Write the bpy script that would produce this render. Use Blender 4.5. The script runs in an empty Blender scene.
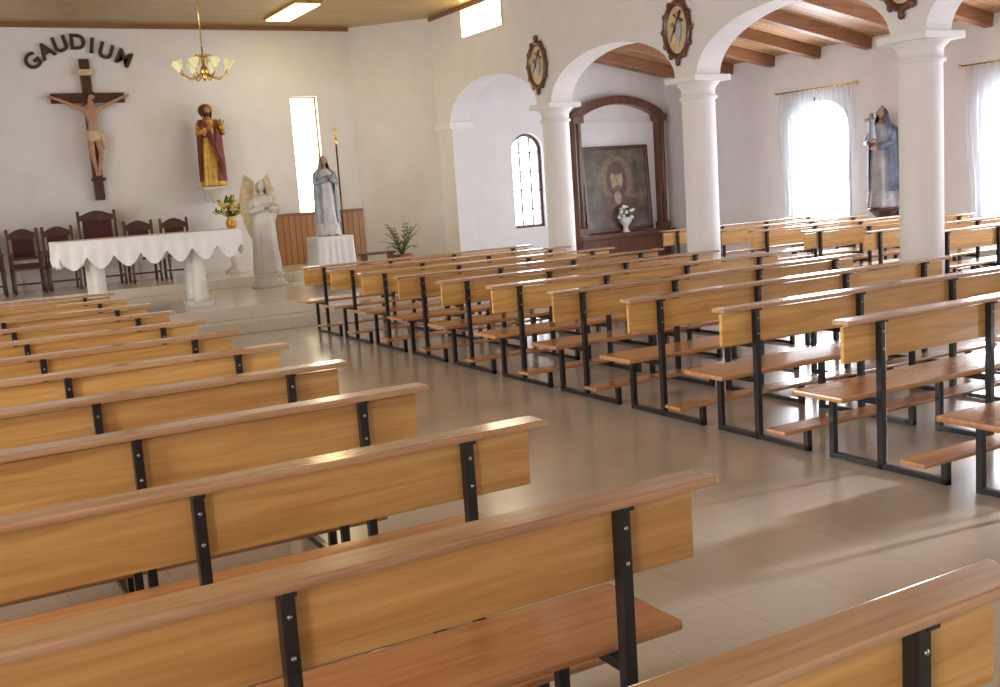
import bpy, bmesh, math, random
from mathutils import Vector, Matrix, Quaternion
random.seed(4)
PI=math.pi
sc=bpy.context.scene
try:
    sc.view_settings.view_transform='Standard'
    sc.view_settings.look='None'
    sc.view_settings.exposure=0.0
except Exception: pass

# ------------------------------------------------------------------ materials
def new_mat(name):
    m=bpy.data.materials.new(name); m.use_nodes=True
    nt=m.node_tree; b=nt.nodes['Principled BSDF']
    return m,nt,b
def simple(name,col,rough=0.5,metal=0.0,noise=0.12,scale=8,coat=0.0,bump=0.0,emis=None,es=0.0):
    m,nt,b=new_mat(name)
    tc=nt.nodes.new('ShaderNodeTexCoord'); n=nt.nodes.new('ShaderNodeTexNoise')
    n.inputs['Scale'].default_value=scale; n.inputs['Detail'].default_value=4
    nt.links.new(tc.outputs['Object'],n.inputs['Vector'])
    r=nt.nodes.new('ShaderNodeValToRGB')
    r.color_ramp.elements[0].position=0.3; r.color_ramp.elements[1].position=0.7
    r.color_ramp.elements[0].color=(*[max(0,c*(1-noise)) for c in col],1)
    r.color_ramp.elements[1].color=(*[min(1,c*(1+noise)) for c in col],1)
    nt.links.new(n.outputs['Fac'],r.inputs['Fac']); nt.links.new(r.outputs['Color'],b.inputs['Base Color'])
    b.inputs['Roughness'].default_value=rough; b.inputs['Metallic'].default_value=metal
    b.inputs['Coat Weight'].default_value=coat
    if bump>0:
        bp=nt.nodes.new('ShaderNodeBump'); bp.inputs['Strength'].default_value=bump; bp.inputs['Distance'].default_value=0.01
        nt.links.new(n.outputs['Fac'],bp.inputs['Height']); nt.links.new(bp.outputs['Normal'],b.inputs['Normal'])
    if emis:
        b.inputs['Emission Color'].default_value=(*emis,1); b.inputs['Emission Strength'].default_value=es
    return m
def wood(name,c1,c2,stretch=(1.2,14,14),rough=0.3,coat=0.3,vary=0.18,hue=0.0):
    m,nt,b=new_mat(name)
    tc=nt.nodes.new('ShaderNodeTexCoord'); mp=nt.nodes.new('ShaderNodeMapping')
    mp.inputs['Scale'].default_value=stretch
    oi=nt.nodes.new('ShaderNodeObjectInfo')
    nt.links.new(tc.outputs['Object'],mp.inputs['Vector'])
    mul=nt.nodes.new('ShaderNodeMath'); mul.operation='MULTIPLY'; mul.inputs[1].default_value=37
    nt.links.new(oi.outputs['Random'],mul.inputs[0])
    cmb=nt.nodes.new('ShaderNodeCombineXYZ'); nt.links.new(mul.outputs[0],cmb.inputs[0]); nt.links.new(mul.outputs[0],cmb.inputs[2])
    nt.links.new(cmb.outputs[0],mp.inputs['Location'])
    n=nt.nodes.new('ShaderNodeTexNoise'); n.inputs['Scale'].default_value=1.6; n.inputs['Detail'].default_value=7
    n.inputs['Distortion'].default_value=0.8
    nt.links.new(mp.outputs[0],n.inputs['Vector'])
    r=nt.nodes.new('ShaderNodeValToRGB')
    r.color_ramp.elements[0].position=0.32; r.color_ramp.elements[1].position=0.68
    r.color_ramp.elements[0].color=(*c1,1); r.color_ramp.elements[1].color=(*c2,1)
    nt.links.new(n.outputs['Fac'],r.inputs['Fac'])
    hs=nt.nodes.new('ShaderNodeHueSaturation')
    mr=nt.nodes.new('ShaderNodeMapRange'); mr.inputs['To Min'].default_value=1-vary; mr.inputs['To Max'].default_value=1+vary*0.6
    nt.links.new(oi.outputs['Random'],mr.inputs['Value']); nt.links.new(mr.outputs[0],hs.inputs['Value'])
    if hue:
        mh=nt.nodes.new('ShaderNodeMapRange'); mh.inputs['To Min'].default_value=0.5-hue; mh.inputs['To Max'].default_value=0.5
        nt.links.new(oi.outputs['Random'],mh.inputs['Value']); nt.links.new(mh.outputs[0],hs.inputs['Hue'])
    nt.links.new(r.outputs['Color'],hs.inputs['Color']); nt.links.new(hs.outputs[0],b.inputs['Base Color'])
    b.inputs['Roughness'].default_value=rough; b.inputs['Coat Weight'].default_value=coat; b.inputs['Coat Roughness'].default_value=0.12
    return m
def planks(name,c1,c2,mortar,sx,sy,rot=0,rough=0.4,spec=0.5,offset=0.5,mort=0.01,ns=3.0,coat=0):
    m,nt,b=new_mat(name)
    tc=nt.nodes.new('ShaderNodeTexCoord'); mp=nt.nodes.new('ShaderNodeMapping'); mp.inputs['Rotation'].default_value=(0,0,rot)
    nt.links.new(tc.outputs['Object'],mp.inputs['Vector'])
    br=nt.nodes.new('ShaderNodeTexBrick'); br.inputs['Scale'].default_value=1
    br.inputs['Brick Width'].default_value=sx; br.inputs['Row Height'].default_value=sy
    br.inputs['Mortar Size'].default_value=mort; br.offset=offset
    br.inputs['Color1'].default_value=(*c1,1); br.inputs['Color2'].default_value=(*c2,1); br.inputs['Mortar'].default_value=(*mortar,1)
    nt.links.new(mp.outputs[0],br.inputs['Vector'])
    n=nt.nodes.new('ShaderNodeTexNoise'); n.inputs['Scale'].default_value=ns; n.inputs['Detail'].default_value=5
    nt.links.new(mp.outputs[0],n.inputs['Vector'])
    mr=nt.nodes.new('ShaderNodeMapRange'); mr.inputs['To Min'].default_value=0.85; mr.inputs['To Max'].default_value=1.15
    nt.links.new(n.outputs['Fac'],mr.inputs['Value'])
    hs=nt.nodes.new('ShaderNodeHueSaturation'); nt.links.new(mr.outputs[0],hs.inputs['Value']); nt.links.new(br.outputs['Color'],hs.inputs['Color'])
    nt.links.new(hs.outputs[0],b.inputs['Base Color'])
    b.inputs['Roughness'].default_value=rough; b.inputs['Specular IOR Level'].default_value=spec
    b.inputs['Coat Weight'].default_value=coat; b.inputs['Coat Roughness'].default_value=0.15
    return m
def emit(name,col,s):
    m=bpy.data.materials.new(name); m.use_nodes=True; nt=m.node_tree
    nt.nodes.remove(nt.nodes['Principled BSDF'])
    e=nt.nodes.new('ShaderNodeEmission'); e.inputs[0].default_value=(*col,1); e.inputs[1].default_value=s
    nt.links.new(e.outputs[0],nt.nodes['Material Output'].inputs[0]); return m

M_wall=simple('plaster_white',(0.80,0.775,0.785),0.75,noise=0.03,scale=3,bump=0.05)
M_col=simple('column_plaster',(0.84,0.82,0.83),0.6,noise=0.02,scale=3)
M_floor=planks('floor_tiles',(0.58,0.52,0.465),(0.565,0.505,0.455),(0.49,0.44,0.40),0.45,0.45,rough=0.22,spec=0.8,offset=0,mort=0.004,ns=1.6,coat=0.35)
M_plat=planks('platform_tiles',(0.74,0.68,0.61),(0.72,0.66,0.59),(0.60,0.55,0.50),0.45,0.45,rough=0.2,spec=0.8,offset=0,mort=0.004,coat=0.3)
M_ceil=planks('ceiling_pine',(0.50,0.34,0.12),(0.42,0.28,0.09),(0.17,0.10,0.035),2.6,0.12,rot=0,rough=0.3,mort=0.008)
M_nceil=planks('side_ceiling_pine',(0.48,0.28,0.14),(0.40,0.22,0.10),(0.15,0.08,0.03),2.6,0.14,rot=0,rough=0.5,mort=0.008)
M_beam=wood('beam_wood',(0.20,0.08,0.035),(0.33,0.15,0.065),rough=0.5,coat=0,vary=0.08)
M_back=wood('pew_back_wood',(0.55,0.29,0.08),(0.76,0.46,0.155),hue=0.008,stretch=(1.0,16,16))
M_rail=wood('pew_rail_wood',(0.42,0.22,0.11),(0.58,0.35,0.19),rough=0.25,coat=1.0,hue=0.005)
M_seat=wood('pew_seat_wood',(0.46,0.21,0.08),(0.62,0.32,0.13),rough=0.22,coat=0.8,hue=0.008)
M_steel=simple('black_steel',(0.008,0.008,0.012),0.35,noise=0.1,coat=0.2)
M_bolt=simple('bolt_zinc',(0.4,0.4,0.4),0.35,metal=1)
M_dark=wood('dark_wood',(0.05,0.016,0.010),(0.11,0.04,0.022),stretch=(6,6,1.2),vary=0.05)
M_redw=wood('reddish_wood',(0.09,0.028,0.016),(0.17,0.06,0.034),stretch=(6,6,1.2),vary=0.05)
M_orange=planks('wainscot_pine',(0.48,0.21,0.06),(0.36,0.15,0.04),(0.1,0.04,0.01),0.12,3.0,rough=0.35,mort=0.008)
M_skin=simple('painted_skin',(0.50,0.28,0.18),0.5)
M_gold=simple('gilt',(0.66,0.38,0.07),0.4,metal=0.35,noise=0.3,scale=20)
M_brass=simple('brass',(0.8,0.55,0.15),0.25,metal=1)
M_red=simple('red_mantle',(0.19,0.035,0.025),0.5,noise=0.3)
M_brown=simple('brown_hair',(0.08,0.042,0.022),0.6)
M_white=simple('white_marble',(0.75,0.72,0.68),0.4,noise=0.08)
M_cream=simple('cream_gilded',(0.66,0.52,0.32),0.4,noise=0.2,scale=12)
M_blue=simple('blue_grey_mantle',(0.34,0.39,0.45),0.45,noise=0.3,scale=10)
M_silver=simple('silver_robe',(0.58,0.59,0.60),0.35,noise=0.2,scale=15)
M_dblue=simple('slate_mantle',(0.15,0.19,0.28),0.5,noise=0.5,scale=8)
M_dbrown=simple('grey_robe',(0.42,0.43,0.48),0.5,noise=0.35,scale=8)
M_cloth=simple('white_linen',(0.86,0.85,0.86),0.8,noise=0.03)
M_letter=simple('letter_dark',(0.05,0.03,0.02),0.5)
M_velvet=simple('dark_velvet',(0.07,0.015,0.02),0.8)
M_leaf=simple('leaf_green',(0.06,0.12,0.03),0.5,noise=0.3)
M_petal=simple('petals_yellow',(0.80,0.58,0.16),0.6,noise=0.3,scale=30)
M_terr=simple('terracotta',(0.35,0.14,0.07),0.7)
M_frame=simple('window_frame_dark',(0.10,0.05,0.05),0.5)
M_halo=simple('halo_dull',(0.20,0.14,0.09),0.5,noise=0.3)
M_pface=simple('painted_face',(0.42,0.29,0.20),0.4,noise=0.25)
M_plip=simple('painted_shadow',(0.20,0.11,0.07),0.4,noise=0.2)
M_prob=simple('painted_robe',(0.12,0.065,0.045),0.4,noise=0.4)
M_day=emit('daylight_glass',(0.85,0.92,1.0),8.0)
M_dayw=emit('warm_daylight_glass',(1.0,0.88,0.58),9.0)  # slit window glass, also the glow of the arcade sun patch
M_lamp=emit('lamp_glow',(1.0,0.85,0.40),10.0)
M_bulb=emit('bulb_glow',(1.0,0.9,0.6),3.0)
M_shade=simple('shade_glass',(0.85,0.83,0.5),0.15,noise=0.1,emis=(0.9,0.85,0.45),es=0.25)
# sheer curtain
M_curt=bpy.data.materials.new('sheer_curtain'); M_curt.use_nodes=True
nt=M_curt.node_tree; nt.nodes.remove(nt.nodes['Principled BSDF'])
tl=nt.nodes.new('ShaderNodeBsdfTranslucent'); tl.inputs[0].default_value=(0.80,0.85,0.9,1)
df=nt.nodes.new('ShaderNodeBsdfDiffuse'); df.inputs[0].default_value=(0.82,0.84,0.88,1)
tr=nt.nodes.new('ShaderNodeBsdfTransparent')
m1=nt.nodes.new('ShaderNodeMixShader'); m2=nt.nodes.new('ShaderNodeMixShader')
m1.inputs[0].default_value=0.55; m2.inputs[0].default_value=0.42
nt.links.new(tl.outputs[0],m1.inputs[1]); nt.links.new(df.outputs[0],m1.inputs[2])
nt.links.new(m1.outputs[0],m2.inputs[1]); nt.links.new(tr.outputs[0],m2.inputs[2])
nt.links.new(m2.outputs[0],nt.nodes['Material Output'].inputs[0])
# painting
def painting_mat():
    m,nt,b=new_mat('oil_painting')
    tc=nt.nodes.new('ShaderNodeTexCoord'); n=nt.nodes.new('ShaderNodeTexNoise'); n.inputs['Scale'].default_value=3.5; n.inputs['Detail'].default_value=6
    nt.links.new(tc.outputs['Object'],n.inputs['Vector'])
    r=nt.nodes.new('ShaderNodeValToRGB'); e=r.color_ramp.elements
    e[0].position=0.3; e[0].color=(0.045,0.034,0.022,1); e[1].position=0.75; e[1].color=(0.24,0.20,0.14,1)
    k=r.color_ramp.elements.new(0.5); k.color=(0.11,0.09,0.06,1)
    nt.links.new(n.outputs['Fac'],r.inputs['Fac']); nt.links.new(r.outputs[0],b.inputs['Base Color'])
    b.inputs['Roughness'].default_value=0.45
    return m
M_paint=painting_mat()

# ------------------------------------------------------------------ mesh builder
class MB:
    def __init__(s): s.v=[]; s.f=[]; s.m=[]; s.s=[]; s.mats=[]
    def mi(s,mat):
        if mat not in s.mats: s.mats.append(mat)
        return s.mats.index(mat)
    def add(s,verts,faces,mat,smooth=False,M=None):
        o=len(s.v); i=s.mi(mat)
        for p in verts:
            p=Vector(p)
            if M: p=M@p
            s.v.append(p)
        for f in faces: s.f.append([o+k for k in f]); s.m.append(i); s.s.append(smooth)
    def box(s,x0,x1,y0,y1,z0,z1,mat,bev=0.0,M=None):
        b=bmesh.new(); bmesh.ops.create_cube(b,size=1)
        for v in b.verts:
            v.co=Vector(((x0+x1)/2+v.co.x*(x1-x0),(y0+y1)/2+v.co.y*(y1-y0),(z0+z1)/2+v.co.z*(z1-z0)))
        if bev>0: bmesh.ops.bevel(b,geom=list(b.edges),offset=bev,segments=2,affect='EDGES',profile=0.6)
        b.verts.index_update()
        s.add([v.co.copy() for v in b.verts],[[v.index for v in f.verts] for f in b.faces],mat,False,M); b.free()
    def loft(s,rings,mat,closed=True,cap=True,smooth=True,M=None):
        n=len(rings[0]); V=[p for r in rings for p in r]; F=[]
        for i in range(len(rings)-1):
            for j in range(n if closed else n-1):
                a=i*n+j; c=i*n+(j+1)%n
                F.append([a,c,c+n,a+n])
        if cap and closed:
            F.append(list(range(n))[::-1]); F.append([(len(rings)-1)*n+j for j in range(n)])
        s.add(V,F,mat,smooth,M)
    def lathe(s,prof,mat,c=(0,0,0),n=24,smooth=True,M=None):
        rings=[[(c[0]+r*math.cos(2*PI*j/n),c[1]+r*math.sin(2*PI*j/n),c[2]+z) for j in range(n)] for r,z in prof]
        s.loft(rings,mat,smooth=smooth,M=M)
    def tube(s,pts,rad,mat,n=8,M=None):
        pts=[Vector(p) for p in pts]; rings=[]
        if not isinstance(rad,(list,tuple)): rad=[rad]*len(pts)
        up=None
        for i,p in enumerate(pts):
            t=(pts[min(i+1,len(pts)-1)]-pts[max(i-1,0)]).normalized()
            if up is None: up=Vector((0,0,1)) if abs(t.z)<0.9 else Vector((1,0,0))
            a=t.cross(up).normalized(); b=a.cross(t).normalized(); up=b
            rings.append([p+a*math.cos(2*PI*j/n)*rad[i]+b*math.sin(2*PI*j/n)*rad[i] for j in range(n)])
        s.loft(rings,mat,M=M)
    def ell(s,c,r,mat,nu=14,nv=9,M=None,fn=None):
        rings=[]
        for i in range(nv+1):
            ph=-PI/2+PI*i/nv; ph=max(-PI/2+0.02,min(PI/2-0.02,ph)); row=[]
            for j in range(nu):
                th=2*PI*j/nu
                row.append((c[0]+r[0]*math.cos(ph)*math.cos(th),c[1]+r[1]*math.cos(ph)*math.sin(th),c[2]+r[2]*math.sin(ph)))
            rings.append(row)
        s.loft(rings,mat,M=M)
    def obj(s,name,loc=(0,0,0),rot=0,parent=None,scale=1):
        me=bpy.data.meshes.new(name); me.from_pydata([tuple(v) for v in s.v],[],s.f)
        for m in s.mats: me.materials.append(m)
        for p,mi,sm in zip(me.polygons,s.m,s.s): p.material_index=mi; p.use_smooth=sm
        bb=bmesh.new(); bb.from_mesh(me); bmesh.ops.recalc_face_normals(bb,faces=bb.faces); bb.to_mesh(me); bb.free()
        o=bpy.data.objects.new(name,me); sc.collection.objects.link(o)
        o.location=loc; o.rotation_euler=(0,0,rot); o.scale=(scale,)*3
        if parent: o.parent=parent
        return o
def empty(name,loc=(0,0,0),rot=0,parent=None):
    e=bpy.data.objects.new(name,None); e.empty_display_size=0.2; sc.collection.objects.link(e); e.location=loc; e.rotation_euler=(0,0,rot)
    if parent: e.parent=parent
    return e

# ------------------------------------------------------------------ room
XL,XA,XR=-3.5,9.5,14.8
YB,YF,YS=-4.0,19.85,18.5
ZC=5.0
def slab(name,x0,x1,y0,y1,z0,z1,mat):
    m=MB(); m.box(x0,x1,y0,y1,z0,z1,mat); return m.obj(name)
slab('floor',XL-0.3,XR+0.3,YB-0.3,YF+0.3,-0.2,0,M_floor)
slab('ceiling',XL-0.3,XA+0.21,YB-0.3,YF+0.3,ZC,ZC+0.2,M_ceil)

def wall_open(name,axis,c0,c1,a0,a1,z0,z1,ops,mat):
    """axis 'y': wall runs along Y, between x=c0..c1. ops: (center,width,sill,spring,rise)"""
    m=MB()
    def P(a,c,z): return (c,a,z) if axis=='y' else (a,c,z)
    def quad(p): m.add(p,[[0,1,2,3]],mat)
    def face(a,b,zl0,zl1,zh0,zh1):
        for c in (c0,c1): quad([P(a,c,zl0),P(b,c,zl1),P(b,c,zh1),P(a,c,zh0)])
    ops=sorted(ops); cur=a0
    for (c,w,sill,spr,rise) in ops:
        l,r=c-w/2,c+w/2
        face(cur,l,z0,z0,z1,z1)
        if z0>0.01: quad([P(cur,c0,z0),P(l,c0,z0),P(l,c1,z0),P(cur,c1,z0)])
        n=28 if rise>0 else 1
        xs=[c-w/2*math.cos(PI*i/n) for i in range(n+1)] if n>1 else [l,r]
        def h(x): return spr+(rise*math.sqrt(max(0,1-((x-c)/(w/2))**2)) if rise>0 else 0)
        for i in range(n):
            x0,x1=xs[i],xs[i+1]
            face(x0,x1,h(x0),h(x1),z1,z1)
            quad([P(x0,c0,h(x0)),P(x1,c0,h(x1)),P(x1,c1,h(x1)),P(x0,c1,h(x0))])
        if sill>z0+0.001:
            face(l,r,z0,z0,sill,sill)
            quad([P(l,c0,sill),P(r,c0,sill),P(r,c1,sill),P(l,c1,sill)])
        if spr>sill+0.001:
            for x in (l,r): quad([P(x,c0,sill),P(x,c1,sill),P(x,c1,spr),P(x,c0,spr)])
        cur=r
    face(cur,a1,z0,z0,z1,z1)
    if z0>0.01: quad([P(cur,c0,z0),P(a1,c0,z0),P(a1,c1,z0),P(cur,c1,z0)])
    for c in (a0,a1): quad([P(c,c0,z0),P(c,c1,z0),P(c,c1,z1),P(c,c0,z1)])
    quad([P(a0,c0,z1),P(a1,c0,z1),P(a1,c1,z1),P(a0,c1,z1)])
    return m.obj(name)

CY=[18.25-3.545*i for i in range(7)]   # columns
ops=[((CY[i]+CY[i+1])/2,3.545-0.44,3.0,3.0,0.68) for i in range(6)]
arc=wall_open('wall_arcade','y',XA-0.2,XA+0.2,YB,18.6,3.0,ZC,ops,M_wall)
# altar wall with slit window
wall_open('wall_altar','x',YF,YF+0.3,XL,8.3,0,ZC,[(7.08,0.54,1.46,3.70,0)],M_wall)
# chamfer wall
m=MB(); a=Vector((8.1,19.85,0)); b=Vector((9.3,18.6,0)); a2=Vector((8.3,20.1,0)); b2=Vector((9.7,18.62,0))
V=[];
for z in (0,ZC):
    for p in (a,b,b2,a2): V.append((p.x,p.y,z))
m.add(V,[[0,1,2,3],[4,5,6,7],[0,1,5,4],[1,2,6,5],[2,3,7,6],[3,0,4,7]],M_wall); m.obj('wall_chamfer')
WINY=[14.08,10.08,6.08,2.08,-1.92]
wall_open('wall_right','y',XR,XR+0.3,YB,YS,0,3.9,[(y,1.48,0.69,2.42,0.54) for y in WINY],M_wall)
wall_open('wall_side_end','x',YS,YS+0.3,XA+0.2,XR+0.3,0,5.0,[(11.23,0.74,0.86,2.42,0.34)],M_wall)
LW=[-1.5,3.0,7.5,12.0]
wall_open('wall_left','y',XL-0.3,XL,YB,YF,0,ZC,[(y,1.5,1.0,3.0,0.5) for y in LW],M_wall)
slab('wall_back',XL-0.3,XR+0.3,YB-0.3,YB,0,ZC,M_wall)
# lean-to ceiling
m=MB()
m.add([(XA+0.2,YB,4.75),(XR+0.1,YB,3.80),(XR+0.1,YS,3.80),(XA+0.2,YS,4.75),(XA+0.2,YB,4.9),(XR+0.1,YB,3.95),(XR+0.1,YS,3.95),(XA+0.2,YS,4.9)],
      [[0,1,2,3],[4,5,6,7],[0,1,5,4],[1,2,6,5],[2,3,7,6],[3,0,4,7]],M_nceil); m.obj('ceiling_side_nave')
m=MB(); ang=math.atan2(-0.95,XR-XA-0.1)
y=-3.2
while y<18.3:
    M=Matrix.Translation((XA+0.2,y,4.75))@Matrix.Rotation(-ang,4,'Y')
    m.box(0,math.hypot(0.95,XR-XA-0.2),-0.07,0.07,-0.2,0.0,M_beam,0.01,M)
    y+=1.15
m.obj('trim_side_nave_rafters')
m=MB(); m.box(XL,8.1,YF-0.05,YF,ZC-0.07,ZC,M_beam); m.obj('trim_altar_cornice')
m=MB(); m.box(XA-0.24,XA-0.2,YB,18.6,ZC-0.07,ZC,M_beam); m.obj('trim_arcade_cornice')
# platform
m=MB(); m.box(XL,9.28,13.9,YF,0,0.17,M_plat,0.01); m.obj('trim_platform_step_low')
m=MB(); m.box(XL,9.2,14.25,YF,0.17,0.34,M_plat,0.01); m.obj('trim_platform_step_high')
m=MB(); m.box(XL,8.05,17.75,YF,0.34,0.50,M_plat,0.01); m.obj('trim_presbytery_step')
# wainscot
m=MB(); m.box(6.2,8.08,YF-0.05,YF,0.5,1.45,M_orange); m.box(6.2,8.08,YF-0.07,YF,1.43,1.49,M_beam); m.obj('trim_wainscot')

# columns
def column(y):
    m=MB()
    m.box(-0.29,0.29,-0.29,0.29,0,0.12,M_col,0.01)
    m.lathe([(0.27,0.12),(0.27,0.17),(0.24,0.2),(0.23,0.23),(0.225,0.3),(0.22,2.68),(0.225,2.70),(0.25,2.71),(0.25,2.74),(0.225,2.75),(0.225,2.82),(0.24,2.86),(0.28,2.90),(0.29,2.92)],M_col,n=40)
    m.box(-0.31,0.31,-0.31,0.31,2.92,3.0,M_col,0.01)
    return m.obj('column',(XA,y,0))
for y in CY[1:6]: column(y)
m=MB(); m.box(-0.2,0.2,-0.24,0.35,0,3.0,M_wall); m.box(-0.26,0.26,-0.28,0.35,2.86,3.0,M_col,0.01); m.obj('trim_pilaster',(XA,CY[0],0))
m=MB(); m.box(-0.2,0.2,-1.0,0.24,0,3.0,M_wall); m.obj('trim_pilaster_back',(XA,CY[6],0))

# windows
def arched_window(name,axis,c,a,w,sill,spr,rise,glass,nv=2,nh=4,frame=0.05,depth=0.05,inset=0.2,sgn=1):
    m=MB()
    def P(x,d,z): return (d,x,z) if axis=='y' else (x,d,z)
    n=24
    def h(x,W,R): return spr+R*math.sqrt(max(0,1-(x/(W/2))**2)) if R>0 else spr
    d=c+inset*sgn
    if glass:
        xs=[-w/2*math.cos(PI*i/n) for i in range(n+1)]
        pts=[P(a+x,d,h(x,w,rise)) for x in xs]+[P(a+w/2,d,sill),P(a-w/2,d,sill)]
        m.add(pts,[list(range(len(pts)))],glass)
    wi=w-2*frame; ri=max(0,rise-frame)
    outer=[(-w/2,sill)]+[(-w/2*math.cos(PI*i/n),h(-w/2*math.cos(PI*i/n),w,rise)) for i in range(n+1)]+[(w/2,sill)]
    inner=[(-wi/2,sill+frame)]+[(-wi/2*math.cos(PI*i/n),(spr+ri*math.sin(PI*i/n)) if rise>0 else spr-frame) for i in range(n+1)]+[(wi/2,sill+frame)]
    d0=d-sgn*depth; k=len(outer); V=[];F=[]
    for o,i in zip(outer,inner):
        V+= [P(a+o[0],d0,o[1]),P(a+i[0],d0,i[1]),P(a+i[0],d,i[1])]
    for j in range(k):
        q=(j+1)%k
        F+=[[3*j,3*q,3*q+1,3*j+1],[3*j+1,3*q+1,3*q+2,3*j+2]]
    m.add(V,F,M_frame)
    def bx(x0,x1,z0,z1):
        lo,hi=sorted((d0+sgn*0.01,d-sgn*0.005))
        if axis=='y': m.box(lo,hi,a+x0,a+x1,z0,z1,M_frame)
        else: m.box(a+x0,a+x1,lo,hi,z0,z1,M_frame)
    for i in range(1,nv):
        x=-w/2+w*i/nv; bx(x-0.012,x+0.012,sill,h(x,w,rise))
    for i in range(1,nh):
        z=sill+(spr+rise-sill)*i/nh
        ww=w/2 if z<spr else w/2*math.sqrt(max(0,1-((z-spr)/rise)**2)) if rise>0 else w/2
        bx(-ww,ww,z-0.010,z+0.010)
    return m.obj(name)
wn=1
for i,y in enumerate(WINY):
    arched_window('window_%d'%wn,'y',XR,y,1.48,0.69,2.42,0.54,M_day if i in(0,1,2) else None,nv=2,nh=3,frame=.07,inset=.06); wn+=1
arched_window('window_%d'%wn,'x',YS,11.23,0.74,0.86,2.42,0.34,M_day,nv=3,nh=5,inset=0.15,frame=0.06); wn+=1
arched_window('window_%d'%wn,'x',YF,7.08,0.54,1.46,3.70,0,M_dayw,nv=1,nh=2,inset=0.15,frame=0.02); wn+=1
for y in LW:  # unseen left-wall windows, glowing panes added to fill the room
    arched_window('window_%d'%wn,'y',XL,y,1.5,1.0,3.0,0.5,M_day,nv=3,nh=5,sgn=-1); wn+=1
m=MB(); m.box(XA-0.225,XA-0.2,15.85,17.3,4.42,4.92,M_wall,0.005); m.box(XA-0.235,XA-0.222,15.87,17.28,4.44,4.90,M_dayw); m.obj('window_%d'%wn); wn+=1  # sun patch on the arcade wall, made as a glowing panel
# ceiling light
m=MB(); m.box(-0.25,0.25,-0.85,0.85,-0.04,0.0,M_gold,0.005); m.box(-0.21,0.21,-0.81,0.81,-0.055,-0.035,M_lamp); m.obj('ceiling_light',(6.4,18.1,ZC))
# curtains
for y in WINY[:3]:
    e=empty('curtain',(XR-0.1,y,0))
    m=MB(); m.tube([(0,-0.95,3.1),(0,0.95,3.1)],0.014,M_brass,8)
    for s in(-0.8,0.8): m.tube([(0,s,3.1),(0.1,s,3.1)],0.01,M_brass,6)
    m.ell((0,-0.97,3.1),(0.03,0.03,0.03),M_brass); m.ell((0,0.97,3.1),(0.03,0.03,0.03),M_brass); m.obj('rod',parent=e)
    for s in(-1,1):
        m=MB(); rows=[]
        for i in range(13):
            z=3.08-(3.08-0.50)*i/12; row=[]
            for j in range(60):
                u=j/59; yy=s*(0.02+u*(0.84+.05*math.sin(i*.5))); row.append((0.028*math.sin(u*44+0.4*math.sin(z*2))+0.0,yy,z+0.012*math.sin(u*44)))
            rows.append(row)
        m.loft(rows,M_curt,closed=False,cap=False); m.obj('panel',parent=e)

# ------------------------------------------------------------------ pews
def build_pew():
    m=MB(); L=1.72
    m.box(-L,L,-0.050,0.068,0.856,0.882,M_rail,0.008)
    m.box(-L+0.04,L-0.04,0.022,0.047,0.635,0.84,M_back,0.006)
    m.box(-L+.06,L-.06,0.06,0.44,0.405,0.437,M_seat,0.01)
    m.box(-L+0.04,L-0.04,-0.50,-0.34,0.150,0.174,M_seat,0.008)
    for x in (-1.415,-0.475,0.475,1.415):
        t=0.018
        m.box(x-t,x+t,-0.019,0.021,0.0,0.856,M_steel,0.003)
        m.box(x-t,x+t,0.34,0.378,0.0,0.40,M_steel,0.003)
        m.box(x-t,x+t,0.021,0.42,0.370,0.405,M_steel,0.003)
        m.box(x-t,x+t,-0.44,0.34,0.004,0.034,M_steel,0.003)
        m.box(x-t,x+t,-0.44,-0.402,0.0,0.150,M_steel,0.003)
        m.box(x-t,x+t,-0.04,0.05,0.842,0.856,M_steel,0.002)
        for z in (0.69,0.79):
            m.ell((x,-0.021,z),(0.007,0.005,0.007),M_bolt,8,5)
    return m
pew0=None
def pew(x,y,dx=0):
    global pew0
    if pew0 is None:
        pew0=build_pew().obj('church_pew',(x,y,0)); return pew0
    o=bpy.data.objects.new('church_pew',pew0.data); sc.collection.objects.link(o); o.location=(x,y,0)
    o.rotation_euler=(0,0,random.uniform(-0.006,0.006)); return o
for k in range(-1,11): pew(0.175 if k<1 else (0.21 if k<5 else 0.19),2.255+0.962*k)
for k in range(-1,11): pew(6.06,3.01+0.985*k)
for k in range(-3,11): pew(12.0,3.2+0.985*k)

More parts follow.
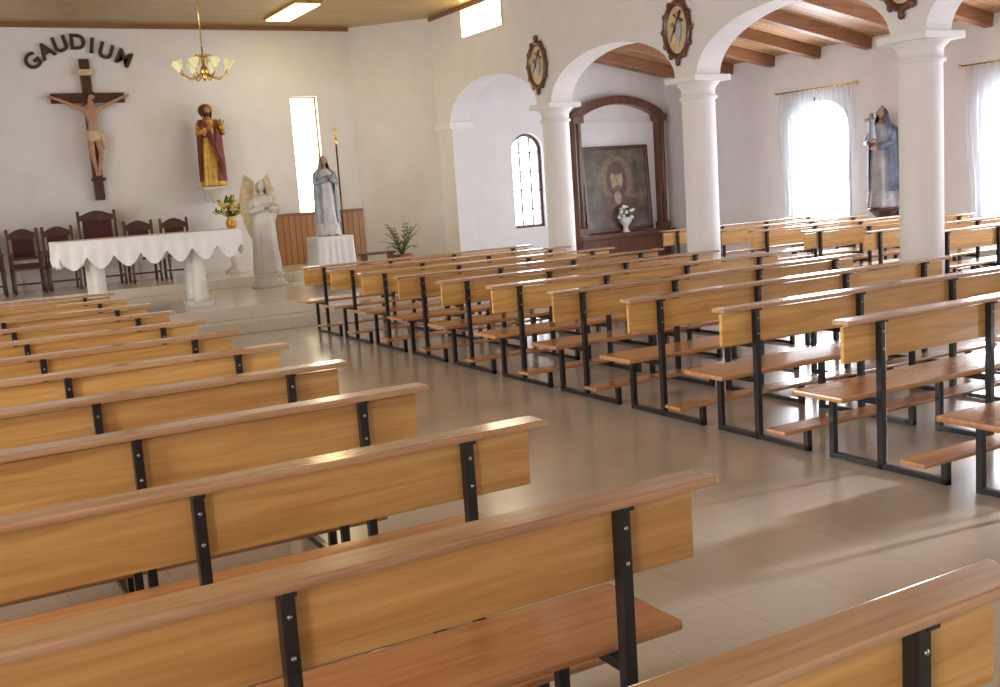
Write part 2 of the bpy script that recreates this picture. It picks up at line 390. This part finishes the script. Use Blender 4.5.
# ------------------------------------------------------------------ figures
def hand(m,p,d,mat,s=1.0,M=None):
    d=Vector(d).normalized(); p=Vector(p)
    side=d.cross(Vector((0,0,1)));
    if side.length<0.1: side=Vector((1,0,0))
    side.normalize()
    m.tube([p,p+d*0.02*s,p+d*0.045*s],[0.012*s,0.018*s,0.016*s],mat,8,M)
    for i,l in enumerate((0.032,0.038,0.036,0.028)):
        o=p+d*0.042*s+side*(i-1.5)*0.0085*s
        m.tube([o,o+d*l*0.6*s,o+d*l*s+Vector((0,0,-0.006*s))],[0.0045*s,0.004*s,0.003*s],mat,6,M)
    o=p+d*0.015*s-side*0.014*s
    m.tube([o,o+(d*0.6-side*0.8)*0.022*s,o+(d*1.3-side*0.8)*0.028*s],[0.0055*s,0.005*s,0.0035*s],mat,6,M)
def figure(m,robe,hairm,skin=M_skin,mantle=None,armsL=None,armsR=None,folds=0.06,veil=False,belt=None,beard=False,seed=0,eyes=None):
    """unit height figure facing -Y"""
    eyes=eyes or M_brown
    prof=[(0.0,.150,.125),(0.02,.152,.127),(.1,.145,.118),(.25,.132,.105),(.4,.128,.1),(.5,.124,.097),(.58,.108,.083),(.62,.105,.08),(.68,.115,.083),(.75,.128,.083),(.79,.125,.078),(.82,.095,.065),(.838,.05,.048),(.85,.034,.036),(.875,.031,.034)]
    n=48; rings=[]
    for z,rx,ry in prof:
        a=folds*max(0,1-z/0.75); row=[]
        for j in range(n):
            th=2*PI*j/n; k=1+a*(math.sin(9*th+seed+2*z)+0.6*math.sin(14*th+seed*2-3*z))
            row.append((rx*k*math.cos(th),ry*k*math.sin(th),z))
        rings.append(row)
    m.loft(rings[:13],robe); m.loft(rings[12:],skin)
    rings=[]
    for i in range(13):
        ph=-PI/2+PI*i/12; ph=max(-1.5,min(1.5,ph)); row=[]
        for j in range(24):
            th=2*PI*j/24; x=.044*math.cos(ph)*math.cos(th); y=.052*math.cos(ph)*math.sin(th); z=.06*math.sin(ph)
            if z<0: x*=1+z*4; 
            fr=max(0,-math.sin(th))**14
            if -0.02<z<0.018: y-=0.011*fr*(1-abs(z+0.004)/0.022)
            if 0.006<z<0.02 and 0.2<abs(math.cos(th))<0.55 and math.sin(th)<0: y+=0.004
            row.append((x,y-0.006,.932+z))
        rings.append(row)
    m.loft(rings,skin)
    m.ell((0,-.056,.906),(.011,.006,.004),M_red if skin==M_skin else skin,8,5)
    for s in(-1,1):
        m.ell((s*.017,-.051,.939),(.006,.004,.004),eyes,8,5)
        m.ell((s*.045,-.004,.93),(.006,.012,.016),skin,8,5)
    rows=[]
    for i in range(10):
        z=.998-i*0.0165
        t=min(1,i/4); rr=math.sin(t*PI/2)*.052+.004; row=[]
        for j in range(21):
            th=math.radians(-35+250*j/20) if i>2 else math.radians(-90+360*j/20)
            row.append((rr*math.cos(th),rr*1.12*math.sin(th)+0.0,z))
        rows.append(row)
    m.loft(rows,hairm,closed=False,cap=False)
    if beard: m.ell((0,-.043,.893),(.026,.02,.03),hairm,10,7)
    if veil:
        rows=[]
        for i in range(16):
            z=1.004-i*0.056; t=min(1,i/1.6); rx=.06*math.sin(t*PI/2)+.004
            if z<.86: rx=.06+(.86-z)*0.9 if z>.78 else .140+ (0.78-z)*0.03
            row=[]
            for j in range(37):
                th=math.radians(-48+276*j/36); k=1+0.05*math.sin(11*th+z*3)*(1 if z<.8 else .1)
                row.append((rx*k*math.cos(th),(rx*.95 if z>.8 else rx*.82)*k*math.sin(th)+.004,z))
            rows.append(row)
        m.loft(rows,mantle or robe,closed=False,cap=False)
    elif mantle:
        rows=[]
        for i in range(15):
            z=.825-i*0.054; rx=(.115 if i==0 else .140+.002*i); row=[]
            for j in range(37):
                th=math.radians(-60+285*j/36-(i*1.5)); k=1+0.06*math.sin(10*th+z*5)
                row.append((rx*k*math.cos(th),rx*.78*k*math.sin(th),z))
            rows.append(row)
        m.loft(rows,mantle,closed=False,cap=False)
        rows=[]
        for i in range(14):
            t=i/13; c=Vector((-.09+.20*t,-.10-.045*math.sin(t*PI),.80-.55*t))
            row=[c+Vector((0.0,-0.014*math.cos(q*1.2),(q-4)*0.030)) for q in range(9)]
            rows.append(row)
        m.loft(rows,mantle,closed=False,cap=False)
    def arm(s,pts):
        sh=Vector((s*.108,0,.785)); el=Vector(pts[0]); ha=Vector(pts[1]); mid=(el+ha)/2
        m.tube([sh,sh.lerp(el,.5),el,mid,el.lerp(ha,.9)],[.036,.036,.032,.034,.038],robe if not mantle or not veil else mantle,10)
        m.tube([el,el.lerp(ha,.8),ha],[.02,.017,.013],skin,8)
        hand(m,ha,ha-el,skin,1.25)
    if armsL: arm(-1,armsL)
    if armsR: arm(1,armsR)
    if belt: m.lathe([(.110,.60),(.112,.615),(.108,.63)],belt,n=24)
    for s in(-1,1): m.ell((s*.05,-.11,.012),(.025,.05,.014),skin,8,5)

# saint statue on the altar wall
e=empty('saint_statue',(5.1,19.5,2.08))
m=MB(); figure(m,M_gold,M_brown,mantle=M_red,armsL=[(-.15,-.05,.65),(-.06,-.15,.70)],armsR=[(.17,-.03,.66),(.12,-.15,.76)],beard=True,belt=M_red)
o=m.obj('figure',parent=e,scale=1.46)
m=MB()
M=Matrix.Translation((0,.075,.94))@Matrix.Rotation(PI/2,4,'X')
m.lathe([(.078,-.006),(.09,-.008),(.09,.008),(.078,.006),(.078,-.006)],M_gold,n=28,M=M)
for j in range(14):
    t=2*PI*j/14; m.tube([(.03*math.cos(t),.075,.94+.03*math.sin(t)),(.10*math.cos(t),.075,.94+.10*math.sin(t))],[.004,.003],M_gold,5)
o=m.obj('halo',parent=e,scale=1.46)
m=MB(); m.box(-.24,.24,-.22,.34,-.05,0,M_white,.01); m.lathe([(.03,-.30),(.06,-.26),(.10,-.18),(.2,-.06),(.21,-.04)],M_white,(0,0.05,0)); m.box(-.12,.12,.05,.34,-.28,-.05,M_white,.01); m.obj('console',parent=e)

# crucifix
e=empty('crucifix',(3.14,YF,0))
m=MB(); m.box(-.085,.085,-.09,-.01,1.97,4.40,M_dark,.008); m.box(-.61,.61,-.095,-.012,3.65,3.82,M_dark,.008)
m.box(-.13,.13,-.12,-.095,4.12,4.22,M_cream,.003); m.box(-.12,.12,-.16,-.09,2.30,2.36,M_dark,.004); m.obj('cross',parent=e)
def skin_body(name,verts,edges,radii,mat,parent,root=0,loc=(0,0,0)):
    me=bpy.data.meshes.new(name); me.from_pydata(verts,edges,[]); o=bpy.data.objects.new(name,me); sc.collection.objects.link(o)
    me.materials.append(mat)
    o.modifiers.new('skin','SKIN')
    sv=me.skin_vertices[0].data if me.skin_vertices else None
    if sv is None:
        bpy.context.view_layer.objects.active=o; sv=me.skin_vertices[0].data
    for i,r in enumerate(radii): sv[i].radius=(r,r) if not isinstance(r,tuple) else r; sv[i].use_root=(i==root)
    s=o.modifiers.new('sub','SUBSURF'); s.levels=2; s.render_levels=2
    o.modifiers['skin'].use_smooth_shade=True
    o.parent=parent; o.location=loc; return o
V=[(0,-.19,3.12),(0.01,-.19,3.25),(0,-.20,3.42),(0,-.19,3.55),(0.0,-.19,3.62),(0.02,-.22,3.70),(0.04,-.24,3.79),
   (-.13,-.17,3.54),(-.33,-.15,3.63),(-.52,-.13,3.72),(-.58,-.12,3.74),
   (.13,-.17,3.54),(.33,-.15,3.63),(.52,-.13,3.72),(.58,-.12,3.74),
   (-.06,-.19,3.05),(-.07,-.26,2.75),(-.02,-.17,2.47),(-.01,-.2,2.38),
   (.06,-.19,3.05),(.08,-.26,2.76),(.03,-.17,2.48),(.02,-.22,2.39)]
E=[(0,1),(1,2),(2,3),(3,4),(4,5),(5,6),(3,7),(7,8),(8,9),(9,10),(3,11),(11,12),(12,13),(13,14),(0,15),(15,16),(16,17),(17,18),(0,19),(19,20),(20,21),(21,22)]
R=[.085,.075,.105,.09,.04,.06,.062,.05,.036,.024,.026,.05,.036,.024,.026,.07,.048,.03,.028,.07,.048,.03,.028]
skin_body('corpus',V,E,R,M_skin,e)
m=MB(); m.lathe([(.115,0),(.13,.08),(.12,.16),(.105,.2)],M_cream,(0,-.19,2.98),n=18); m.tube([(.1,-.22,3.14),(.15,-.24,3.0),(.14,-.22,2.85)],[.03,.035,.015],M_cream)
for j in range(14):
    t=2*PI*j/14; m.ell((.035+.06*math.cos(t),-.235+.06*math.sin(t),3.80+.01*math.sin(3*t)),(.02,.02,.012),M_brown,6,4)
m.ell((.045,-.255,3.69),(.03,.02,.035),M_brown,8,6)
for s in(-1,1):
    hand(m,(s*.57,-.12,3.74),(s*1,0,.3),M_skin,1.5)
m.obj('loincloth_crown_and_hands',parent=e)

# lettering
dg=bpy.context.evaluated_depsgraph_get
L=[('G',2.33,4.36,38),('A',2.56,4.53,28),('U',2.80,4.64,14),('D',3.08,4.68,0),('I',3.31,4.62,-10),('U',3.53,4.53,-20),('M',3.82,4.41,-27)]
m=MB()
for ch,x,z,r in L:
    cu=bpy.data.curves.new('t','FONT'); cu.body=ch; cu.size=0.36; cu.align_x='CENTER'; cu.align_y='CENTER'; cu.extrude=0.02; cu.offset=0.011
    o=bpy.data.objects.new('t',cu); sc.collection.objects.link(o)
    bpy.context.view_layer.update()
    me=bpy.data.meshes.new_from_object(o.evaluated_get(dg()))
    M=Matrix.Translation((x,YF-0.025,z))@Matrix.Rotation(math.radians(-r),4,'Y')@Matrix.Rotation(PI/2,4,'X')
    m.add([v.co for v in me.vertices],[list(p.vertices) for p in me.polygons],M_letter,False,M)
    bpy.data.objects.remove(o); 
m.obj('gaudium_wall_lettering')

# altar table
e=empty('altar_table',(2.95,15.2,0.34))
m=MB(); m.box(-1.15,1.15,-.42,.42,.96,1.04,M_white,.01)
for x in(-.72,.62):
    for yy in (-.22,.22):
        m.box(x-.14,x+.14,yy-.14,yy+.14,0,.07,M_white,.01); m.lathe([(.11,.07),(.10,.12),(.09,.9),(.12,.96)],M_white,(x,yy,0),n=20)
m.obj('slab_and_legs',parent=e)
m=MB(); W,D=1.2,.46
def scal(u): return 0.20+0.17*abs(math.sin(PI*u/0.34))
N=40; path=[]
for i in range(N+1): path.append((-W+2*W*i/N,-D))
for i in range(1,17): path.append((W,-D+2*D*i/16))
for i in range(1,N+1): path.append((W-2*W*i/N,D))
for i in range(1,16): path.append((-W,D-2*D*i/16))
dense=[]
for i in range(len(path)):
    a=path[i]; b=path[(i+1)%len(path)]
    for q in range(4): dense.append((a[0]+(b[0]-a[0])*q/4,a[1]+(b[1]-a[1])*q/4))
acc=0; rows=[[],[],[],[]]; pr=dense[0]
for p in dense:
    acc+=math.hypot(p[0]-pr[0],p[1]-pr[1]); pr=p; dr=scal(acc); w=0.008*math.sin(acc*2*PI/.17)
    rows[0].append((p[0],p[1],1.052)); rows[1].append((p[0]*1.01,p[1]*1.02,1.04)); rows[2].append((p[0]*(1.01+w),p[1]*(1.02+2*w),1.04-dr*.5)); rows[3].append((p[0]*(1.012+w),p[1]*(1.03+2*w),1.04-dr))
m.loft(rows,M_cloth,cap=False); m.add([(-W,-D,1.052),(W,-D,1.052),(W,D,1.052),(-W,D,1.052)],[[0,1,2,3]],M_cloth)
m.obj('tablecloth',parent=e)

# chairs
def chair(x,y,z,h=1.08,w=.46,name='altar_chair'):
    m=MB(); w2=w/2
    for sx in(-1,1):
        m.box(sx*w2-.022,sx*w2+.022,.2,.245,0,h-.06,M_dark,.005)
        m.lathe([(.02,0),(.024,.1),(.018,.2),(.026,.35),(.02,.44)],M_dark,(sx*w2,-.2,0),n=12)
        m.box(sx*w2-.02,sx*w2+.02,-.22,.2,.66,.69,M_dark,.005); m.box(sx*w2-.015,sx*w2+.015,-.2,-.17,.44,.66,M_dark)
        m.box(sx*w2-.012,sx*w2+.012,-.2,.2,.15,.18,M_dark)
        m.ell((sx*w2,.222,h-.04),(.028,.028,.04),M_dark,8,6)
    m.box(-w2,w2,-.22,.24,.40,.44,M_dark,.006); m.box(-w2+.02,w2-.02,-.21,.19,.44,.49,M_velvet,.015)
    m.box(-w2,w2,.205,.24,h-.18,h-.08,M_dark,.006); m.box(-w2,w2,.205,.24,.55,.60,M_dark,.004)
    m.box(-w2+.06,w2-.06,.195,.235,.6,h-.18,M_velvet,.012)
    V=[(-w2*.8+ w2*1.6*i/12,.21,h-.08+.07*math.sin(PI*i/12)) for i in range(13)]
    m.add(V+[(a,.235,c) for a,b,c in V],[list(range(13)),list(range(13,26))]+[[i,i+1,i+14,i+13] for i in range(12)],M_dark)
    m.box(-w2,w2,-.205,-.185,.15,.18,M_dark)
    return m.obj(name,(x,y,z))
for x in(1.15,1.75,2.3,3.63,4.25): chair(x,19.1,0.5)
chair(2.97,19.15,0.5,h=1.3,w=.6,name='presider_chair')

# credence pedestal with flowers
m=MB(); m.box(-.28,.28,-.2,.2,.76,.80,M_white,.008); m.lathe([(.2,0),(.2,.04),(.07,.12),(.06,.5),(.08,.68),(.2,.76)],M_white,n=24); m.obj('flower_pedestal',(5.2,19.0,.5))
m=MB(); m.lathe([(.06,0),(.09,.05),(.10,.12),(.06,.20),(.08,.23)],M_gold,n=16)
for i in range(70):
    t=random.uniform(0,2*PI); p=random.uniform(.1,1.5); r=random.uniform(.16,.33)
    d=Vector((math.sin(p)*math.cos(t),math.sin(p)*math.sin(t)*.6,math.cos(p)))*r+Vector((0,0,.24))
    m.tube([(0,0,.18),d*.6+Vector((0,0,.09)),d],[.004,.004,.003],M_leaf,5)
    if i%4: 
        m.ell(d,(.038,.038,.028),M_petal,8,5)
        for q in range(5):
            a=2*PI*q/5; m.ell(d+Vector((.032*math.cos(a),.022*math.sin(a),.008)),(.022,.018,.011),M_petal,6,4)
    else: m.add([d,d+Vector((.03,0,.03)),d+Vector((.0,0,.10)),d+Vector((-.03,0,.03))],[[0,1,2,3]],M_leaf)
m.obj('flower_arrangement',(5.2,19.0,1.30))

# angel statue
e=empty('angel_statue',(5.25,17.2,.34),0.0)
m=MB(); figure(m,M_white,M_cream,skin=M_white,armsL=[(-.15,-.07,.66),(-.03,-.17,.72)],armsR=[(.15,-.07,.66),(.03,-.17,.72)],folds=.08,eyes=M_white)
m.obj('figure',(0,0,.22),parent=e,scale=1.55)
m=MB()
for s in(-1,1):
    rows=[]
    for i in range(12):
        t=i/11; z=1.75-1.15*t; w=.24*math.sin(PI*min(1,.18+t*.85))**.8; x0=s*(.05+.03*math.sin(t*3))
        rows.append([(x0+s*w*u,.14+.07*u-.03*math.sin(u*PI)+.006*math.sin(u*30),z+.12*u*(1-t)) for u in [q/10 for q in range(11)]])
    m.loft(rows,M_cream,closed=False,cap=False)
m.obj('wings',parent=e)
m=MB(); m.lathe([(.30,0),(.30,.05),(.25,.08),(.22,.16),(.25,.19),(.25,.22)],M_white,n=32); m.obj('plinth',parent=e)

# virgin statue on draped pedestal
e=empty('virgin_mary_statue',(6.08,16.4,.34))
m=MB(); figure(m,M_silver,M_brown,mantle=M_blue,veil=True,armsL=[(-.13,-.06,.66),(-.015,-.15,.72)],armsR=[(.13,-.06,.66),(.015,-.15,.72)])
m.obj('figure',(0,0,.78),parent=e,scale=1.30)
m=MB(); m.box(-.28,.28,-.22,.22,0,.74,M_redw,.01); m.obj('pedestal',parent=e)
m=MB(); rows=[[],[],[],[]]
for j in range(96):
    t=2*PI*j/96; c,s=math.cos(t),math.sin(t); k=1/max(abs(c),abs(s))
    x,y=.30*c*k,.25*s*k; f=1+.03*math.sin(t*20)
    rows[0].append((x,y,.778)); rows[1].append((x*1.03,y*1.03,.765)); rows[2].append((x*1.05*f,y*1.05*f,.55)); rows[3].append((x*1.1*f,y*1.1*f,.24+.03*math.sin(t*8)))
m.loft(rows,M_cloth,cap=False); m.add([p for p in rows[0]],[list(range(96))],M_cloth); m.obj('altar_cloth',parent=e)
# processional pole
m=MB(); m.lathe([(.14,0),(.14,.03),(.04,.07),(.02,.15)],M_brass,n=20); m.tube([(0,0,.1),(0,0,2.3)],.016,M_dark,8)
m.lathe([(.014,0),(.035,.03),(.02,.07),(.03,.1),(.012,.14)],M_brass,(0,0,2.28),n=14); m.box(-.012,.012,-.008,.008,2.4,2.66,M_brass,.002); m.box(-.07,.07,-.008,.008,2.53,2.555,M_brass,.002)
m.obj('processional_cross',(6.68,17.3,.34))

# potted palm
m=MB(); m.lathe([(.12,0),(.13,.02),(.17,.26),(.19,.27),(.19,.31),(.165,.31),(.155,.26)],M_terr,n=24)
for i in range(18):
    t=2*PI*i/18+random.uniform(-.2,.2); l=random.uniform(.2,.36); lift=random.uniform(.4,.85)
    pts=[Vector((math.cos(t)*l*u,math.sin(t)*l*u,.28+lift*u-.35*u*u*(1-lift*.3))) for u in [q/6 for q in range(7)]]
    m.tube(pts,[.008,.007,.006,.005,.004,.003,.002],M_leaf,5)
    for p in range(2,7):
        for s in(-1,1):
            sd=Vector((-math.sin(t),math.cos(t),0))*s; o=pts[p]; d=(pts[p]-pts[p-1]).normalized()
            m.add([o,o+d*.03+sd*.02,o+d*.08+sd*.07+Vector((0,0,-.02)),o+d*.0+sd*.03],[[0,1,2,3]],M_leaf)
m.obj('potted_palm',(7.75,17.3,.34))
m=MB(); m.box(-.3,.3,-.15,.15,.38,.42,M_redw,.006)
for sx in(-.25,.25):
    m.box(sx-.02,sx+.02,-.12,.12,0,.38,M_redw,.004)
m.box(-.25,.25,-.02,.02,.12,.18,M_redw,.004); m.obj('wooden_stool',(7.1,16.9,.34))

# chandelier
e=empty('chandelier',(3.95,15.0,3.45))
m=MB(); m.tube([(0,0,.45),(0,0,1.54)],.009,M_brass,8); m.lathe([(.01,1.45),(.07,1.50),(.08,1.548)],M_brass)
m.lathe([(.005,0),(.03,.02),(.02,.06),(.06,.12),(.05,.18),(.02,.22),(.03,.30),(.015,.36),(.012,.46)],M_brass,n=20)
ends=[]
for j in range(8):
    t=2*PI*j/8+.2; c,s=math.cos(t),math.sin(t)
    pts=[(c*r,s*r,z) for r,z in((.03,.12),(.12,.05),(.22,.03),(.31,.09),(.34,.15))]
    m.tube(pts,.011,M_brass,6); ends.append((c*.34,s*.34,.15))
    pts=[(c*r,s*r,z) for r,z in((.02,.32),(.10,.36),(.16,.30),(.14,.24))]; m.tube(pts,.007,M_brass,6)
m.obj('brass_frame',parent=e)
m=MB()
for c in ends:
    o=Vector((c[0],c[1],0)).normalized()
    M=Matrix.Translation(c)@Quaternion(Vector((-o.y,o.x,0)),.35).to_matrix().to_4x4()
    rings=[]
    for r,z in((.018,0),(.035,.03),(.05,.07),(.055,.10),(.068,.13)):
        rings.append([((r+(.012*math.cos(6*2*PI*j/24) if z>.09 else 0))*math.cos(2*PI*j/24),(r+(.012*math.cos(6*2*PI*j/24) if z>.09 else 0))*math.sin(2*PI*j/24),z) for j in range(24)])
    m.loft(rings,M_shade,cap=False,M=M); m.ell((0,0,.05),(.022,.022,.035),M_bulb,8,6,M=M)
m.obj('tulip_shades',parent=e)

# Via crucis medallions
for y in(14.8,11.27,7.66,4.1):
    m=MB()
    def oval(a,b,d): return [(-d,a*math.cos(2*PI*j/36),b*math.sin(2*PI*j/36)) for j in range(36)]
    m.loft([oval(.27,.37,0),oval(.29,.39,.03),oval(.27,.37,.06),oval(.22,.32,.05),oval(.21,.31,.02)],M_redw,cap=True)
    m.loft([oval(.208,.308,.021),oval(.2,.3,.024)],M_cream)
    for a in range(12):
        t=2*PI*a/12; m.ell((-.035,.28*math.cos(t),.38*math.sin(t)),(.03,.04,.045),M_redw,8,6)
    m.ell((-.035,0,.42),(.03,.05,.06),M_redw); m.ell((-.035,0,-.42),(.03,.04,.05),M_redw)
    m.ell((-.03,-.04,.0),(.025,.06,.17),M_dbrown,10,8); m.ell((-.04,-.04,.19),(.03,.035,.04),M_skin,8,6)
    m.ell((-.03,.08,-.08),(.025,.055,.13),M_cream,10,8); m.ell((-.04,.08,.07),(.03,.03,.035),M_skin,8,6)
    M=Matrix.Translation((-.045,0,.06))@Matrix.Rotation(.5,4,'X'); m.box(-.01,.01,-.012,.012,-.22,.2,M_redw,0,M); m.box(-.01,.01,-.1,.1,.09,.115,M_redw,0,M)
    m.obj('via_crucis_plaque',(XA-0.202,y,3.62))

# retablo
er=empty('wooden_retablo',(13.42,YS,0))
m=MB()
for s in(-1,1):
    m.box(s*1.08-.08,s*1.08+.08,-.22,-.01,.60,2.95,M_redw,.01)
    m.box(s*1.08-.12,s*1.08+.12,-.26,-.01,.55,.75,M_redw,.01); m.box(s*1.08-.13,s*1.08+.13,-.27,-.01,2.9,3.05,M_redw,.01)
    m.lathe([(.045,0),(.05,.03),(.035,.06),(.035,2.1),(.05,2.13)],M_redw,(s*1.08,-.24,.76),n=14)
m.box(-1.22,1.22,-.4,-.01,.50,.60,M_redw,.01); m.box(-1.15,1.15,-.3,-.01,0,.50,M_redw,.01)
ro=[];ri=[]
for i in range(25):
    u=-1+2*i/24; ro.append((u*1.2,3.05+.40*max(0,math.cos(u*PI/2))**.7)); ri.append((u*1.02,2.97+.31*(max(0,math.cos(u*PI/2))**.7)))
V=[];F=[]
for (a,b),(c,d) in zip(ro,ri): V+=[(a,-.22,b),(c,-.22,d),(a,-.02,b),(c,-.02,d)]
for i in range(24):
    k=4*i; F+=[[k,k+4,k+5,k+1],[k,k+2,k+6,k+4],[k+1,k+5,k+7,k+3],[k+2,k+3,k+7,k+6]]
m.add(V,F,M_redw)
m.obj('frame',parent=er)
m=MB(); m.box(-1.0,1.0,-.04,-.005,.6,2.95,M_wall); m.obj('backing_panel',parent=er)
e=empty('framed_portrait_painting',(-.12,-.2,.62),parent=er)
e.rotation_euler=(-0.06,0,0)
m=MB(); m.box(-.8,.8,-.02,.0,.02,1.75,M_paint)
for a in((-.86,-.78,-.05,.02,0,1.8),(.78,.86,-.05,.02,0,1.8),(-.86,.86,-.05,.02,0,.08),(-.86,.86,-.05,.02,1.72,1.8)): m.box(*a,M_dark,.01)
m.obj('canvas_and_frame',parent=e)
m=MB(); 
def disc(cx,cz,rx,rz,mat,y): m.add([(cx+rx*math.cos(2*PI*j/28),y,cz+rz*math.sin(2*PI*j/28)) for j in range(28)],[list(range(28))],mat)
disc(0,1.10,.42,.50,M_halo,-.021); disc(0,.42,.52,.36,M_prob,-.022); disc(0,1.08,.26,.40,M_prob,-.024); disc(0,.72,.09,.14,M_pface,-.025); disc(0,1.10,.16,.24,M_pface,-.026); disc(0,.91,.10,.07,M_plip,-.027)
for s in(-1,1): disc(s*.06,1.14,.025,.012,M_plip,-.028)
disc(0,1.06,.015,.06,M_plip,-.028); disc(0,1.27,.13,.08,M_prob,-.028)
m.obj('painted_figure',parent=e)
m=MB(); m.lathe([(.10,0),(.06,.05),(.05,.12),(.13,.22),(.14,.30),(.11,.32)],M_white,n=20)
for i in range(30):
    t=random.uniform(0,2*PI); r=random.uniform(.02,.2); z=.36+random.uniform(0,.22)-r*.5
    m.ell((r*math.cos(t),r*.6*math.sin(t),z),(.045,.045,.035),M_cloth if i%3 else M_leaf,7,5)
m.obj('flower_vase',(-.07,-.33,.60),parent=er)

# statue in right nave on console
e=empty('madonna_statue',(14.45,12.35,.95),-PI/2+0.2)
m=MB(); figure(m,M_dbrown,M_brown,mantle=M_dblue,veil=True,armsL=[(-.13,-.08,.64),(-.02,-.17,.66)],armsR=[(.14,-.07,.63),(.03,-.16,.60)],skin=M_skin,folds=.09)
M=Matrix.Translation((-.02,-.17,.66))@Matrix.Scale(.28,4)
mm=MB(); figure(mm,M_blue,M_brown,armsL=[(-.16,-.1,.7),(-.12,-.2,.75)],armsR=[(.16,-.1,.7),(.12,-.2,.72)])
o0=len(m.v)
for p in mm.v: m.v.append(M@p)
for f_,mi_,s_ in zip(mm.f,mm.m,mm.s):
    m.f.append([o0+k for k in f_]); m.m.append(m.mi(mm.mats[mi_])); m.s.append(s_)
m.obj('figure',parent=e,scale=1.68)
m=MB(); m.lathe([(.03,-.30),(.06,-.26),(.1,-.18),(.22,-.06),(.25,-.04),(.25,0)],M_dark,n=28); m.box(-.1,.1,.0,.33,-.25,-.03,M_dark,.01); m.obj('console',parent=e)

# ------------------------------------------------------------------ light
w=bpy.data.worlds.new('sky'); sc.world=w; w.use_nodes=True
w.node_tree.nodes['Background'].inputs[0].default_value=(0.66,0.80,1.0,1); w.node_tree.nodes['Background'].inputs[1].default_value=4.0
def sun(e,az,s,col):
    l=bpy.data.lights.new('sun','SUN'); l.energy=s; l.angle=0.05; l.color=col
    o=bpy.data.objects.new('sun',l); sc.collection.objects.link(o)
    d=Vector((-math.cos(e)*math.cos(az),math.cos(e)*math.sin(az),-math.sin(e)))
    o.rotation_euler=d.to_track_quat('-Z','Y').to_euler(); o.location=(20,4,8)
sun(math.radians(13),math.radians(7),5,(0.97,0.97,1.0))
def area(name,loc,size,energy,col,direction):
    l=bpy.data.lights.new(name,'AREA'); l.shape='RECTANGLE'; l.size,l.size_y=size; l.energy=energy; l.color=col
    o=bpy.data.objects.new(name,l); sc.collection.objects.link(o); o.location=loc
    o.rotation_euler=Vector(direction).to_track_quat('-Z','Y').to_euler(); return o
for y in WINY: area('window_daylight',(XR-0.25,y,1.85),(1.3,2.0),160,(0.87,0.92,1.0),(-1,0,0))
for y in LW: area('window_daylight',(XL+0.1,y,2.2),(1.3,2.2),130,(1.0,0.94,0.84),(1,0,0))  # fill lamps added along the unseen left wall

# ------------------------------------------------------------------ camera
cam=bpy.data.cameras.new('camera'); co=bpy.data.objects.new('camera',cam); sc.collection.objects.link(co)
cam.sensor_width=36; cam.lens=37.8; cam.clip_start=0.02
R=Matrix(((.8669,.1306,-.4810),(-.4939,.0951,-.8643),(-.0671,.9868,.1469)))
co.matrix_world=Matrix.Translation((0,0,1.72))@R.to_4x4()
sc.camera=co
